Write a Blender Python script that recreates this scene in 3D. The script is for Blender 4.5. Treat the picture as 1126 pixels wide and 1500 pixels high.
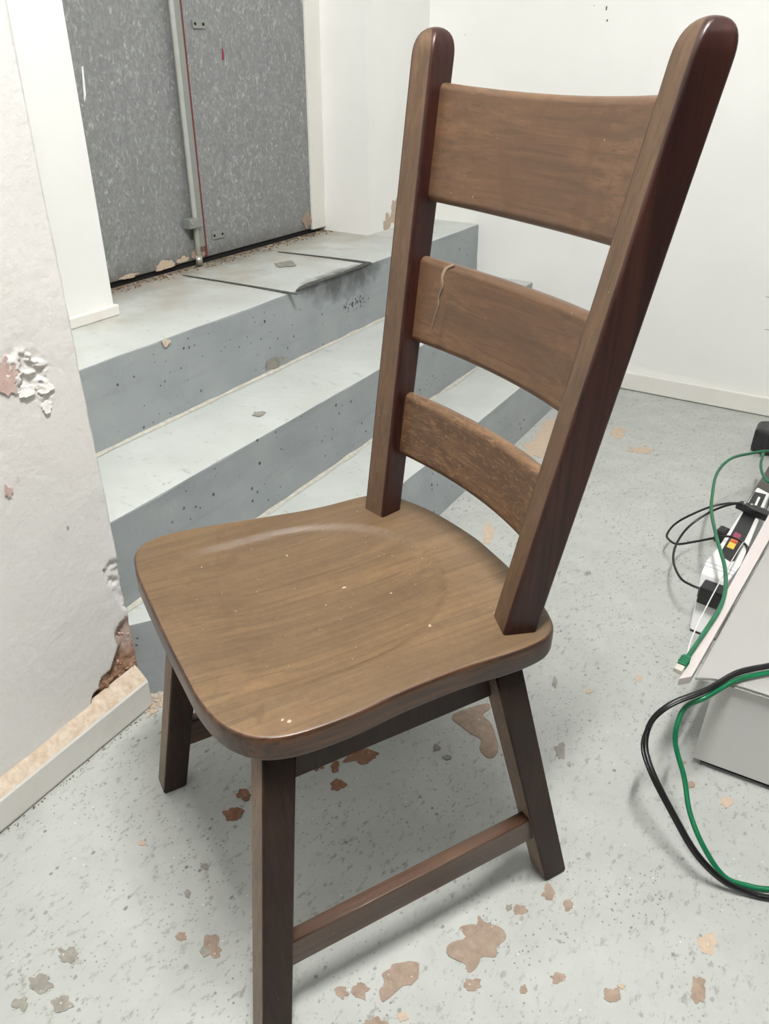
import bpy, bmesh, math, random
from mathutils import Vector, Matrix, noise
C = bpy.context
for o in list(bpy.data.objects):
    bpy.data.objects.remove(o)
scene = C.scene
col = scene.collection
random.seed(7)

# ------------------------------------------------------------------ camera
cam = bpy.data.objects.new('camera', bpy.data.cameras.new('camera'))
col.objects.link(cam)
cam.location = (0.89014, -0.67293, 1.0)
cam.rotation_euler = (1.042926, -0.007047, 0.535295)
cam.data.sensor_fit = 'VERTICAL'
cam.data.sensor_height = 24.0
cam.data.lens = 1133.034 * 24.0 / 1500.0
cam.data.clip_start = 0.02
scene.camera = cam

# ------------------------------------------------------------------ world, exposure, lamps
w = bpy.data.worlds.new('world')
scene.world = w
w.use_nodes = True
w.node_tree.nodes['Background'].inputs[0].default_value = (0.8, 0.87, 1.0, 1)
w.node_tree.nodes['Background'].inputs[1].default_value = 0.05
scene.view_settings.view_transform = 'Standard'
scene.view_settings.look = 'None'
scene.view_settings.gamma = 1.0
scene.view_settings.use_curve_mapping = False
scene.view_settings.exposure = 0.06


CEIL = 2.75


def tube_or_fill_lamp(x, y, z, n, dx, dy, power, r=0.05):
    """a bare fluorescent tube, or the one added fill light: a short row of small round lamps"""
    for k in range(n):
        t = k - (n - 1) / 2
        l = bpy.data.lights.new('tube_or_fill_light', 'POINT')
        l.energy = power / n
        l.shadow_soft_size = r
        l.color = (1.0, 0.985, 0.955)
        o = bpy.data.objects.new('tube_or_fill_light', l)
        o.location = (x + dx * t, y + dy * t, z)
        col.objects.link(o)


tube_or_fill_lamp(0.84, -0.30, CEIL - 0.16, 5, 0.0, 0.17, 205)
tube_or_fill_lamp(0.55, -2.30, CEIL - 0.16, 3, 0.4, 0.0, 10)  # added fill, no known lamp: brightens the right wall and chair front
tube_or_fill_lamp(2.40, 0.20, CEIL - 0.16, 3, 0.0, 0.4, 11)


# ------------------------------------------------------------------ helpers
def s2l(c):
    c = c / 255.0
    return c / 12.92 if c <= 0.04045 else ((c + 0.055) / 1.055) ** 2.4


def rgb(r, g, b):
    return (s2l(r), s2l(g), s2l(b), 1.0)


class NT:
    """small node-tree writer"""

    def __init__(self, name):
        self.m = bpy.data.materials.new(name)
        self.m.use_nodes = True
        self.t = self.m.node_tree
        self.b = self.t.nodes['Principled BSDF']
        self.tc = self.t.nodes.new('ShaderNodeTexCoord')

    def n(self, kind, **kw):
        x = self.t.nodes.new(kind)
        for k, v in kw.items():
            setattr(x, k, v)
        return x

    def l(self, a, b):
        self.t.links.new(a, b)

    def put(self, sock, v):
        if hasattr(v, 'is_output'):
            self.l(v, sock)
        else:
            sock.default_value = v

    def mapping(self, scale=(1, 1, 1), coord='Object', loc=(0, 0, 0), rot=(0, 0, 0)):
        mp = self.n('ShaderNodeMapping')
        mp.inputs['Scale'].default_value = scale
        mp.inputs['Location'].default_value = loc
        mp.inputs['Rotation'].default_value = rot
        self.l(self.tc.outputs[coord], mp.inputs['Vector'])
        return mp.outputs[0]

    def noise(self, scale, vec=None, detail=4.0, rough=0.55, dist=0.0, out='Fac'):
        x = self.n('ShaderNodeTexNoise')
        x.inputs['Scale'].default_value = scale
        x.inputs['Detail'].default_value = detail
        x.inputs['Roughness'].default_value = rough
        x.inputs['Distortion'].default_value = dist
        self.l(vec if vec is not None else self.tc.outputs['Object'], x.inputs['Vector'])
        return x.outputs[out]

    def voro(self, scale, vec=None, feature='F1', out='Distance', rand=1.0):
        x = self.n('ShaderNodeTexVoronoi', feature=feature)
        x.inputs['Scale'].default_value = scale
        x.inputs['Randomness'].default_value = rand
        self.l(vec if vec is not None else self.tc.outputs['Object'], x.inputs['Vector'])
        return x.outputs[out]

    def ramp(self, fac, stops, interp='LINEAR'):
        x = self.n('ShaderNodeValToRGB')
        x.color_ramp.interpolation = interp
        e = x.color_ramp.elements
        while len(e) < len(stops):
            e.new(0.5)
        for i, (p, c) in enumerate(stops):
            e[i].position = p
            e[i].color = c if isinstance(c, tuple) else (c, c, c, 1)
        self.l(fac, x.inputs[0])
        return x.outputs[0]

    def mix(self, fac, a, b, blend='MIX'):
        x = self.n('ShaderNodeMix', data_type='RGBA', blend_type=blend)
        self.put(x.inputs[0], fac)
        self.put(x.inputs[6], a)
        self.put(x.inputs[7], b)
        return x.outputs[2]

    def math(self, op, a, b=0.0):
        x = self.n('ShaderNodeMath', operation=op)
        self.put(x.inputs[0], a)
        self.put(x.inputs[1], b)
        return x.outputs[0]

    def sep(self, vec):
        x = self.n('ShaderNodeSeparateXYZ')
        self.l(vec, x.inputs[0])
        return x.outputs

    def bump(self, h, strength=0.3, dist=0.002):
        x = self.n('ShaderNodeBump')
        x.inputs['Strength'].default_value = strength
        x.inputs['Distance'].default_value = dist
        self.l(h, x.inputs['Height'])
        self.l(x.outputs[0], self.b.inputs['Normal'])
        return x

    def base(self, c):
        self.put(self.b.inputs['Base Color'], c)

    def set(self, **kw):
        for k, v in kw.items():
            self.put(self.b.inputs[k.replace('_', ' ')], v)
        return self


def flat(name, c, rough=0.5, metal=0.0, spec=0.5, var=0.06):
    t = NT(name)
    f = t.noise(40, detail=3)
    lo = tuple(x * (1 - var) for x in c[:3]) + (1,)
    hi = tuple(min(1, x * (1 + var)) for x in c[:3]) + (1,)
    t.base(t.mix(f, lo, hi))
    t.set(Roughness=rough, Metallic=metal)
    t.b.inputs['Specular IOR Level'].default_value = spec
    return t.m


def mesh(name, verts, faces, mats, parent=None, smooth=False, idx=None):
    me = bpy.data.meshes.new(name)
    me.from_pydata([tuple(v) for v in verts], [], faces)
    if not isinstance(mats, (list, tuple)):
        mats = [mats]
    for m in mats:
        me.materials.append(m)
    if idx:
        me.polygons.foreach_set('material_index', idx)
    if smooth:
        me.polygons.foreach_set('use_smooth', [True] * len(me.polygons))
    me.update()
    o = bpy.data.objects.new(name, me)
    col.objects.link(o)
    if parent:
        o.parent = parent
    return o


def frombm(name, bm, mats, parent=None, smooth=False):
    bmesh.ops.recalc_face_normals(bm, faces=bm.faces)
    me = bpy.data.meshes.new(name)
    bm.to_mesh(me)
    bm.free()
    if not isinstance(mats, (list, tuple)):
        mats = [mats]
    for m in mats:
        me.materials.append(m)
    if smooth:
        me.polygons.foreach_set('use_smooth', [True] * len(me.polygons))
    o = bpy.data.objects.new(name, me)
    col.objects.link(o)
    if parent:
        o.parent = parent
    return o


def prism(name, plan, z0, z1, mats, parent=None, bev=0.0, top=None, seg=2):
    """plan polygon (counter-clockwise) raised from z0 to z1; top = another plan for the upper outline"""
    bm = bmesh.new()
    top = top or plan
    a = [bm.verts.new((p[0], p[1], p[2] if len(p) > 2 else z0)) for p in plan]
    b = [bm.verts.new((p[0], p[1], p[2] if len(p) > 2 else z1)) for p in top]
    n = len(plan)
    bm.faces.new(a[::-1])
    bm.faces.new(b)
    for i in range(n):
        j = (i + 1) % n
        bm.faces.new((a[i], a[j], b[j], b[i]))
    if bev:
        bmesh.ops.bevel(bm, geom=list(bm.edges), offset=bev, segments=seg, affect='EDGES', profile=0.5)
    return frombm(name, bm, mats, parent)


def box(name, x0, x1, y0, y1, z0, z1, mats, parent=None, bev=0.0, seg=2):
    return prism(name, [(x0, y0), (x1, y0), (x1, y1), (x0, y1)], z0, z1, mats, parent, bev, seg=seg)


def rrect(a, b, r, n=3):
    """rounded rectangle outline, half sizes a x b"""
    out = []
    for cx, cy, s in ((a - r, b - r, 0), (-(a - r), b - r, 1), (-(a - r), -(b - r), 2), (a - r, -(b - r), 3)):
        for k in range(n + 1):
            t = (s + k / n) * math.pi / 2
            out.append((cx + r * math.cos(t), cy + r * math.sin(t)))
    return out


def loft(name, rings, mats, parent=None, smooth=True, cap=True):
    n = len(rings[0])
    v = [p for r in rings for p in r]
    f = []
    for i in range(len(rings) - 1):
        for k in range(n):
            j = (k + 1) % n
            f.append((i * n + k, i * n + j, (i + 1) * n + j, (i + 1) * n + k))
    if cap:
        f.append(tuple(range(n))[::-1])
        f.append(tuple(range((len(rings) - 1) * n, len(rings) * n)))
    o = mesh(name, v, f, mats, parent, smooth)
    bm = bmesh.new()
    bm.from_mesh(o.data)
    bmesh.ops.recalc_face_normals(bm, faces=bm.faces)
    bm.to_mesh(o.data)
    bm.free()
    if smooth:
        wn = o.modifiers.new('flat faces', 'WEIGHTED_NORMAL')
        wn.mode = 'FACE_AREA'
        wn.weight = 100
        wn.keep_sharp = False
    return o


def spline(pts, sub=8, closed=False):
    P = [Vector(p) for p in pts]
    out = []
    n = len(P)
    rng = range(n) if closed else range(n - 1)
    for i in rng:
        if closed:
            p0, p1, p2, p3 = P[(i - 1) % n], P[i], P[(i + 1) % n], P[(i + 2) % n]
        else:
            p0, p1, p2, p3 = P[max(i - 1, 0)], P[i], P[i + 1], P[min(i + 2, n - 1)]
        for k in range(sub):
            t = k / sub
            out.append(0.5 * ((2 * p1) + (p2 - p0) * t + (2 * p0 - 5 * p1 + 4 * p2 - p3) * t * t
                              + (3 * p1 - p0 - 3 * p2 + p3) * t ** 3))
    if not closed:
        out.append(P[-1])
    return out


def tube(name, pts, r, mats, parent=None, sub=8, n=10, loc=None):
    path = spline(pts, sub) if sub > 1 else [Vector(p) for p in pts]
    if loc is not None:
        path = [p - Vector(loc) for p in path]
    up = Vector((0, 0, 1))
    rings = []
    nrm = None
    for i, p in enumerate(path):
        t = (path[min(i + 1, len(path) - 1)] - path[max(i - 1, 0)]).normalized()
        if nrm is None:
            nrm = t.cross(up if abs(t.z) < 0.9 else Vector((1, 0, 0))).normalized()
        nrm = (nrm - t * nrm.dot(t)).normalized()
        b = t.cross(nrm)
        rr = r(i / (len(path) - 1)) if callable(r) else r
        rings.append([p + nrm * math.cos(a) * rr + b * math.sin(a) * rr
                      for a in [2 * math.pi * k / n for k in range(n)]])
    return loft(name, rings, mats, parent)


def empty(name, loc, rz=0.0):
    o = bpy.data.objects.new(name, None)
    o.location = loc
    o.rotation_euler = (0, 0, rz)
    o.empty_display_size = 0.05
    col.objects.link(o)
    return o


def tag(o, label, cat, group=None):
    o['label'] = label
    o['category'] = cat
    if group:
        o['group'] = group
    return o


def struct(o, label=None):
    o['kind'] = 'structure'
    if label:
        o['label'] = label
    return o


# ------------------------------------------------------------------ materials
def mat_floor():
    t = NT('grey_floor_paint')
    big = t.noise(2.2, detail=5)
    mid = t.noise(14, detail=6, rough=0.6)
    c = t.mix(t.ramp(big, [(0.3, 0), (0.7, 1)]), rgb(176, 179, 175), rgb(191, 194, 190))
    c = t.mix(t.ramp(mid, [(0.35, 0), (0.75, 0.45)]), c, rgb(160, 164, 160))
    # small dark scuffs
    wv = t.mapping((1, 0.8, 0), rot=(0, 0, 0.6))
    v = t.voro(70, wv)
    pick = t.ramp(t.noise(9, detail=3), [(0.40, 0.15), (0.60, 1.0)])
    dn = t.noise(160, detail=3)
    dots = t.ramp(t.math('ADD', v, t.math('MULTIPLY', dn, 0.35)), [(0.30, 1.0), (0.40, 0.0)])
    sel = t.ramp(t.sep(t.voro(70, wv, out='Color'))[0], [(0.60, 0.0), (0.65, 1.0)])
    f = t.math('MULTIPLY', t.math('MULTIPLY', dots, pick), sel)
    c = t.mix(t.math('MULTIPLY', f, 0.7), c, rgb(96, 97, 92))
    scr = t.noise(95, t.mapping((1, 0.5, 0), rot=(0, 0, -0.5)), detail=5, rough=0.72)
    f2 = t.math('MULTIPLY', t.ramp(scr, [(0.555, 0.0), (0.63, 1.0)]), t.ramp(t.noise(6), [(0.35, 0.15), (0.62, 0.75)]))
    c = t.mix(f2, c, rgb(132, 131, 123))
    vs = t.voro(150, t.mapping((1, 1, 0)))
    ss = t.ramp(t.sep(t.voro(150, t.mapping((1, 1, 0)), out='Color'))[2], [(0.72, 0.0), (0.76, 1.0)])
    f3 = t.math('MULTIPLY', t.math('MULTIPLY', t.ramp(t.math('ADD', vs, t.math('MULTIPLY', dn, 0.3)), [(0.28, 1.0), (0.42, 0.0)]), ss), t.ramp(t.noise(7, t.mapping(loc=(3, 1, 0)), detail=4), [(0.40, 0.1), (0.6, 0.8)]))
    c = t.mix(f3, c, rgb(104, 104, 98))
    # pale crumbs
    w3 = t.mapping((1, 1, 0))
    v3 = t.voro(120, w3, out='Distance')
    s3 = t.ramp(t.sep(t.voro(120, w3, out='Color'))[1], [(0.95, 0.0), (0.96, 1.0)])
    c = t.mix(t.math('MULTIPLY', t.ramp(v3, [(0.08, 0.8), (0.16, 0.0)]), s3), c, rgb(238, 238, 232))
    t.base(c)
    t.set(Roughness=t.ramp(mid, [(0.3, 0.38), (0.7, 0.6)]))
    t.bump(t.math('ADD', t.noise(60, detail=5), t.math('MULTIPLY', f, -0.6)), 0.25, 0.002)
    return t.m


def mat_tread():
    t = NT('light_grey_step_paint')
    big = t.noise(6, detail=5)
    c = t.mix(t.ramp(big, [(0.3, 0), (0.7, 1)]), rgb(188, 193, 189), rgb(202, 206, 203))
    scr = t.noise(60, t.mapping((0.5, 1, 1), rot=(0, 0, 0.4)), detail=5, rough=0.7)
    c = t.mix(t.ramp(scr, [(0.60, 0.0), (0.74, 0.7)]), c, rgb(140, 143, 136))
    # worn, dirty area by the door sill
    o = t.sep(t.tc.outputs['Object'])
    sill = t.ramp(t.math('ADD', o[0], t.math('MULTIPLY', t.noise(16, detail=5), 0.12)),
                  [(0.0, 1.0), (0.0, 1.0)]) if False else None
    dirt = t.math('ADD', t.math('MULTIPLY', o[0], -1.0), t.math('MULTIPLY', t.noise(14, detail=6, rough=0.65), 0.16))
    d = t.ramp(dirt, [(0.655, 0.0), (0.775, 0.9)])
    c = t.mix(d, c, rgb(112, 100, 84))
    warm = t.math('MULTIPLY', t.ramp(dirt, [(0.42, 0.0), (0.6, 0.8)]), t.ramp(t.noise(9), [(0.4, 0), (0.65, 1)]))
    c = t.mix(warm, c, rgb(172, 166, 154))
    sx = t.math('POWER', t.math('DIVIDE', t.math('SUBTRACT', o[1], 1.10), 0.20), 2.0)
    sy = t.math('POWER', t.math('DIVIDE', t.math('ADD', o[0], 0.300), 0.055), 2.0)
    so = t.math('ADD', t.math('ADD', sx, sy), t.math('MULTIPLY', t.math('SUBTRACT', t.noise(22, detail=6), 0.5), 1.6))
    land = t.math('GREATER_THAN', o[2], 0.45)
    c = t.mix(t.math('MULTIPLY', t.ramp(so, [(0.1, 0.9), (1.2, 0.0)]), land), c, rgb(66, 67, 64))
    t.base(c)
    t.set(Roughness=0.5)
    t.bump(t.noise(45, detail=6), 0.3, 0.003)
    return t.m


def mat_riser():
    t = NT('dark_grey_step_paint')
    big = t.noise(7, detail=4)
    c = t.mix(t.ramp(big, [(0.3, 0), (0.7, 1)]), rgb(146, 153, 155), rgb(160, 166, 167))
    lines = t.noise(50, t.mapping((0.08, 0.08, 1.0)), detail=3)
    c = t.mix(t.ramp(lines, [(0.55, 0.0), (0.75, 0.22)]), c, rgb(120, 126, 126))
    zone = t.ramp(t.noise(5.0, detail=3), [(0.36, 0.0), (0.56, 1.0)])
    rv = t.mapping((0, 1, 1))
    v = t.math('ADD', t.voro(62, rv), t.math('MULTIPLY', t.math('SUBTRACT', t.noise(150, rv, detail=2), 0.5), 0.25))
    sel = t.ramp(t.sep(t.voro(62, rv, out='Color'))[0], [(0.42, 0.0), (0.46, 1.0)])
    size = t.math('MULTIPLY', t.math('POWER', t.sep(t.voro(62, rv, out='Color'))[1], 3.0), 0.17)
    o = t.sep(t.tc.outputs['Object'])
    def spot(y, z, ry, rz):
        a = t.math('POWER', t.math('DIVIDE', t.math('SUBTRACT', o[1], y), ry), 2.0)
        b = t.math('POWER', t.math('DIVIDE', t.math('SUBTRACT', o[2], z), rz), 2.0)
        return t.math('ADD', a, b)
    so = t.math('ADD', spot(1.13, 0.505, 0.24, 0.085), t.math('MULTIPLY', t.math('SUBTRACT', t.noise(20, detail=5), 0.5), 1.6))
    c = t.mix(t.ramp(so, [(0.1, 0.9), (1.2, 0.0)]), c, rgb(66, 68, 67))
    cl = t.math('ADD', spot(1.18, 0.405, 0.12, 0.03), t.math('MULTIPLY', t.noise(40, rv, detail=3), 0.8))
    zone = t.math('MAXIMUM', zone, t.ramp(cl, [(0.7, 1.0), (1.2, 0.0)]))
    pit = t.math('MULTIPLY', t.ramp(cl, [(0.55, 1.0), (0.95, 0.0)]), t.ramp(t.noise(95, rv, detail=3), [(0.53, 0.0), (0.58, 1.0)]))
    hole = t.math('LESS_THAN', v, t.math('ADD', size, 0.085))
    f = t.math('MAXIMUM', t.math('MULTIPLY', t.math('MULTIPLY', hole, sel), zone), pit)
    c = t.mix(t.math('MULTIPLY', f, 0.9), c, rgb(38, 40, 40))
    t.base(c)
    t.set(Roughness=0.55)
    t.bump(t.math('SUBTRACT', t.math('MULTIPLY', t.noise(60, detail=5), 0.4), f), 0.6, 0.004)
    return t.m


def mat_wall(name, c, rough_amt=0.25, tint=None, scale=30, low=1.0):
    t = NT(name)
    big = t.noise(3, detail=4)
    lo = tuple(x * 0.955 for x in c[:3]) + (1,)
    k = t.mix(t.ramp(big, [(0.35, 0), (0.65, 1)]), lo, c)
    if tint:
        k = t.mix(t.ramp(t.noise(7, detail=6, rough=0.65), [(0.58, 0.0), (0.72, 0.35)]), k, tint)
    v = t.voro(28, t.mapping((1, 1, 0.6)))
    sel = t.ramp(t.sep(t.voro(28, t.mapping((1, 1, 0.6)), out='Color'))[0], [(0.985, 0.0), (0.99, 1.0)])
    sp = t.math('MULTIPLY', t.ramp(v, [(0.04, 0.6), (0.09, 0.0)]), sel)
    k = t.mix(sp, k, rgb(110, 100, 92))
    t.base(k)
    t.set(Roughness=0.55)
    h = t.math('ADD', t.noise(scale, detail=6, rough=0.6), t.math('MULTIPLY', t.noise(6, detail=3), low))
    t.bump(h, rough_amt, 0.004)
    return t.m


def mat_galv():
    t = NT('galvanised_sheet')
    warp = t.mapping((1, 1, 0.62))
    d = t.noise(30, warp, detail=2, out='Color')
    vec = t.mix(0.028, warp, d)
    a = t.sep(t.voro(230, vec, out='Color'))[0]
    b = t.sep(t.voro(120, vec, out='Color'))[1]
    f = t.math('ADD', t.math('MULTIPLY', a, 0.6), t.math('MULTIPLY', b, 0.4))
    c = t.ramp(f, [(0.15, rgb(132, 133, 135)), (0.55, rgb(145, 147, 148)), (0.80, rgb(160, 162, 161)), (0.95, rgb(188, 190, 188))])
    big = t.noise(3.5, t.mapping((1, 1, 0.5)), detail=4)
    c = t.mix(t.ramp(big, [(0.35, 0.0), (0.7, 0.45)]), c, rgb(132, 135, 130))
    c = t.mix(t.ramp(t.noise(260, warp, detail=3), [(0.4, 0.0), (0.7, 0.35)]), c, rgb(112, 114, 115))
    z = t.sep(t.tc.outputs['Object'])[2]
    low = t.ramp(t.math('ADD', z, t.math('MULTIPLY', t.noise(18, detail=6), 0.05)), [(0.535, 1.0), (0.575, 0.0)])
    c = t.mix(t.math('MULTIPLY', low, 0.6), c, rgb(92, 88, 80))
    t.base(c)
    t.set(Metallic=0.3, Roughness=0.55)
    t.bump(a, 0.05, 0.001)
    return t.m


def mat_wood(name, dark, mid, light, axis='Z', rough=0.36, dust=0.0, dustc=(150, 128, 102), coat=0.25, gs=1.0, ray=0.0, spec=0.5, rubt=0.57):
    t = NT(name)
    st = {'X': (0.06, 1, 1), 'Y': (1, 0.06, 1), 'Z': (1, 1, 0.06)}[axis]
    mp = t.mapping(st)
    g = t.noise(85 * gs, mp, detail=6, rough=0.65, dist=0.4)
    g2 = t.noise(16 * gs, mp, detail=4, dist=0.8)
    fine = t.noise(210 * gs, t.mapping({'X': (0.025, 1, 1), 'Y': (1, 0.025, 1), 'Z': (1, 1, 0.025)}[axis]), detail=3)
    c = t.ramp(t.math('ADD', t.math('MULTIPLY', g, 0.55), t.math('MULTIPLY', g2, 0.45)),
               [(0.34, dark), (0.5, mid), (0.66, light)])
    c = t.mix(t.ramp(fine, [(0.52, 0.0), (0.66, 0.75)]), c, dark)
    if ray:   # pale medullary flecks across the grain
        rm = t.mapping({'X': (0.5, 1, 1.6), 'Y': (1, 0.5, 1), 'Z': (1, 1, 0.5)}[axis], rot=(0, 0.55, 0))
        rf = t.noise(190, rm, detail=2, dist=0.6)
        c = t.mix(t.ramp(rf, [(0.54, 0.0), (0.64, ray)]), c, light)
    if dust:
        dn = t.noise(7, detail=6, rough=0.62)
        dn2 = t.noise(160, detail=3, rough=0.7)
        f = t.math('MULTIPLY', t.ramp(dn, [(0.28, 0.55), (0.62, 1.0)]), t.ramp(dn2, [(0.25, 0.65), (0.7, 1.0)]))
        c = t.mix(t.math('MULTIPLY', f, dust), c, rgb(*dustc))
        # hand and drip marks where the dust was rubbed away
        rub = t.ramp(t.noise(13, t.mapping((1, 1, 0.4)), detail=3, dist=0.8), [(rubt, 0.0), (rubt + 0.06, 1.0)], 'EASE')
        c = t.mix(t.math('MULTIPLY', rub, min(0.75, dust * 1.3)), c, mid)
        sm = t.noise(60, detail=5, rough=0.75)
        c = t.mix(t.ramp(sm, [(0.45, 0.0), (0.75, 0.5)]), c, mid)
        v = t.voro(95)
        sel = t.ramp(t.sep(t.voro(95, out='Color'))[2], [(0.93, 0.0), (0.94, 1.0)])
        c = t.mix(t.math('MULTIPLY', t.ramp(v, [(0.05, 0.45), (0.11, 0.0)]), sel), c, rgb(200, 184, 158))
        t.set(Roughness=rough + 0.28 * dust)
    else:
        t.set(Roughness=rough)
    t.base(c)
    t.b.inputs['Coat Weight'].default_value = coat * (1 - 0.8 * dust)
    t.b.inputs['Coat Roughness'].default_value = 0.25
    t.bump(t.math('SUBTRACT', g, fine), 0.12, 0.0012)
    t.b.inputs['Specular IOR Level'].default_value = spec
    return t.m


M = {}
M['floor'] = mat_floor()
M['tread'] = mat_tread()
M['riser'] = mat_riser()
M['wall'] = mat_wall('white_wall_paint', rgb(243, 243, 240), 0.15)
M['wall_old'] = mat_wall('old_white_plaster', rgb(245, 243, 240), 0.38, rgb(238, 226, 220), 75, 0.4)
M['far_wall'] = mat_wall('grey_wall_paint', rgb(84, 84, 82), 0.15)
M['trimw'] = mat_wall('white_gloss_paint', rgb(234, 232, 226), 0.12, rgb(212, 200, 182))
M['galv'] = mat_galv()
D_, MI, LI = rgb(44, 26, 17), rgb(70, 42, 28), rgb(98, 62, 40)
M['wood_z'] = mat_wood('stained_oak_upright', rgb(30, 13, 10), rgb(50, 24, 19), rgb(68, 38, 29), 'Z', 0.40, 0.0, (120, 98, 78), 0.06, spec=0.4)
M['wood_leg'] = mat_wood('stained_oak_leg', rgb(26, 15, 11), rgb(42, 26, 19), rgb(58, 38, 28), 'Z', 0.5, 0.05, (112, 96, 80), 0.0, spec=0.25)
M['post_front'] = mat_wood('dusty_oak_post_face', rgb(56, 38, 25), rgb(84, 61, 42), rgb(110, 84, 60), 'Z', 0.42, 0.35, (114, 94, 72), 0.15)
M['leg_front'] = mat_wood('dusty_brightened_leg_face', rgb(78, 58, 44), rgb(108, 86, 68), rgb(134, 110, 90), 'Z', 0.45, 0.45, (138, 120, 104), 0.15)  # leg faces toward the sitter painted brighter than the other sides
M['wood_x'] = mat_wood('stained_oak_slat', rgb(54, 34, 21), rgb(84, 57, 37), rgb(114, 81, 54), 'X', 0.38, 0.34, (116, 94, 70), 0.2)
M['wood_x_fleck'] = mat_wood('stained_oak_flecked_slat', rgb(50, 31, 19), rgb(78, 52, 33), rgb(128, 96, 64), 'X', 0.38, 0.28, (110, 90, 66), 0.2, ray=0.8)
M['wood_y'] = mat_wood('stained_oak_rail', rgb(44, 27, 18), rgb(72, 48, 33), rgb(98, 68, 48), 'Y', 0.42, 0.2, (110, 90, 70))
M['seat_top'] = mat_wood('dusty_oak_seat', rgb(52, 35, 20), rgb(88, 66, 42), rgb(118, 91, 60), 'Y', 0.42, 0.48, (128, 106, 78), 0.1, 0.8, rubt=0.64)
M['seat_edge'] = mat_wood('polished_oak_edge', rgb(36, 21, 12), rgb(62, 38, 22), rgb(100, 64, 36), 'Y', 0.36, 0.0, coat=0.15)


def mat_rubble():
    t = NT('exposed_plaster')
    n1 = t.noise(55, detail=7, rough=0.75)
    c = t.ramp(n1, [(0.32, rgb(112, 78, 58)), (0.46, rgb(160, 122, 98)), (0.58, rgb(192, 156, 132)), (0.72, rgb(226, 206, 190))])
    z = t.sep(t.tc.outputs['Object'])[2]
    c = t.mix(t.ramp(z, [(0.115, 0.0), (0.15, 0.75)]), c, rgb(206, 186, 178))
    t.base(c)
    t.set(Roughness=0.9)
    t.bump(t.noise(120, detail=5), 0.6, 0.003)
    return t.m


def mat_chip(name, a, b):
    t = NT(name)
    n1 = t.noise(70, detail=6, rough=0.7)
    c = t.mix(t.ramp(n1, [(0.3, 0), (0.7, 1)]), a, b)
    v = t.voro(150)
    sel = t.ramp(t.sep(t.voro(150, out='Color'))[0], [(0.86, 0.0), (0.9, 1.0)])
    c = t.mix(t.math('MULTIPLY', t.ramp(v, [(0.1, 0.9), (0.25, 0.0)]), sel), c, rgb(220, 206, 192))
    t.base(c)
    t.set(Roughness=0.85)
    t.bump(n1, 0.5, 0.002)
    return t.m


M['rubble'] = mat_rubble()
M['chip'] = mat_chip('bare_concrete', rgb(140, 122, 107), rgb(172, 154, 138))
M['chip_dark'] = mat_chip('bare_rusty_concrete', rgb(112, 76, 58), rgb(150, 112, 90))
M['chip_pale'] = mat_chip('bare_sandy_concrete', rgb(180, 168, 152), rgb(206, 182, 158))
M['grit'] = mat_chip('pale_grit', rgb(176, 154, 128), rgb(206, 188, 164))
M['groove'] = mat_chip('groove_line', rgb(52, 52, 50), rgb(92, 92, 88))
M['bare_wood'] = mat_chip('bare_pine', rgb(196, 172, 144), rgb(232, 220, 204))
M['dirt'] = mat_chip('sill_dirt', rgb(84, 66, 48), rgb(140, 120, 96))
M['fillet'] = mat_chip('pale_mortar', rgb(170, 168, 158), rgb(206, 202, 190))
M['black_gap'] = flat('black_gap', rgb(14, 14, 14), 0.9)
M['rust'] = flat('red_lead_edge', rgb(104, 52, 46), 0.7, var=0.3)
M['roll'] = flat('pale_steel_roll', rgb(186, 188, 182), 0.4, 0.3, var=0.12)
M['strip'] = flat('grey_steel_strip', rgb(142, 146, 140), 0.42, 0.3, var=0.12)
M['rod'] = flat('zinc_rod', rgb(176, 176, 166), 0.35, 0.6, var=0.15)
M['cabinet'] = flat('cabinet_lacquer', rgb(214, 213, 211), 0.4, var=0.015)
M['cab_top'] = flat('dimmed_cabinet_top', rgb(176, 175, 172), 0.5, var=0.015)  # dimness put into the top's colour so it matches the front panel
M['rim'] = flat('rim_lacquer', rgb(214, 206, 204), 0.45, var=0.015)
M['white_plastic'] = flat('white_plastic', rgb(240, 240, 240), 0.35, var=0.01)
M['black_plastic'] = flat('black_plastic', rgb(24, 25, 28), 0.4)
M['dark_plastic'] = flat('charcoal_plastic', rgb(82, 78, 74), 0.5)
M['black_cable'] = flat('black_cable', rgb(16, 16, 18), 0.35)
M['green_cable'] = flat('green_cable', rgb(8, 104, 66), 0.35)
M['clear'] = flat('clear_plug', rgb(206, 202, 190), 0.2)
M['yellow'] = flat('sticker_yellow', rgb(246, 206, 80), 0.5)
M['orange'] = flat('sticker_orange', rgb(232, 118, 62), 0.5)
M['sticker_pink'] = flat('sticker_pink', rgb(150, 60, 86), 0.5)
M['white_cord'] = flat('white_cord', rgb(236, 232, 232), 0.4)
M['web'] = flat('dusty_web', rgb(116, 100, 82), 0.95)
M['lamp'] = None

# ------------------------------------------------------------------ room shell
XW, XD, YR = -0.5256, -0.7021, 2.0054
H1, H2, H3 = 0.1429, 0.3224, 0.4979
X1, X2 = -0.3018, -0.0773
XMAX, YMIN = 4.2, -4.2

floor = struct(box('floor', -0.25, XMAX, YMIN, YR, -0.05, 0.0, M['floor']), 'grey painted concrete floor with worn brown patches')
struct(box('ceiling', -0.95, XMAX, YMIN, YR, CEIL, CEIL + 0.05, M['far_wall']), 'grey ceiling')
struct(box('wall_right', -1.0, XMAX + 0.1, YR, YR + 0.1, -0.05, CEIL, M['wall']), 'plain white wall meeting the steps')
struct(box('wall_side', XMAX, XMAX + 0.1, YMIN, YR, -0.05, CEIL, M['far_wall']), 'plain grey wall')
struct(box('wall_front', -0.9, XMAX + 0.1, YMIN - 0.1, YMIN, -0.05, CEIL, M['far_wall']), 'plain grey wall')

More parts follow.
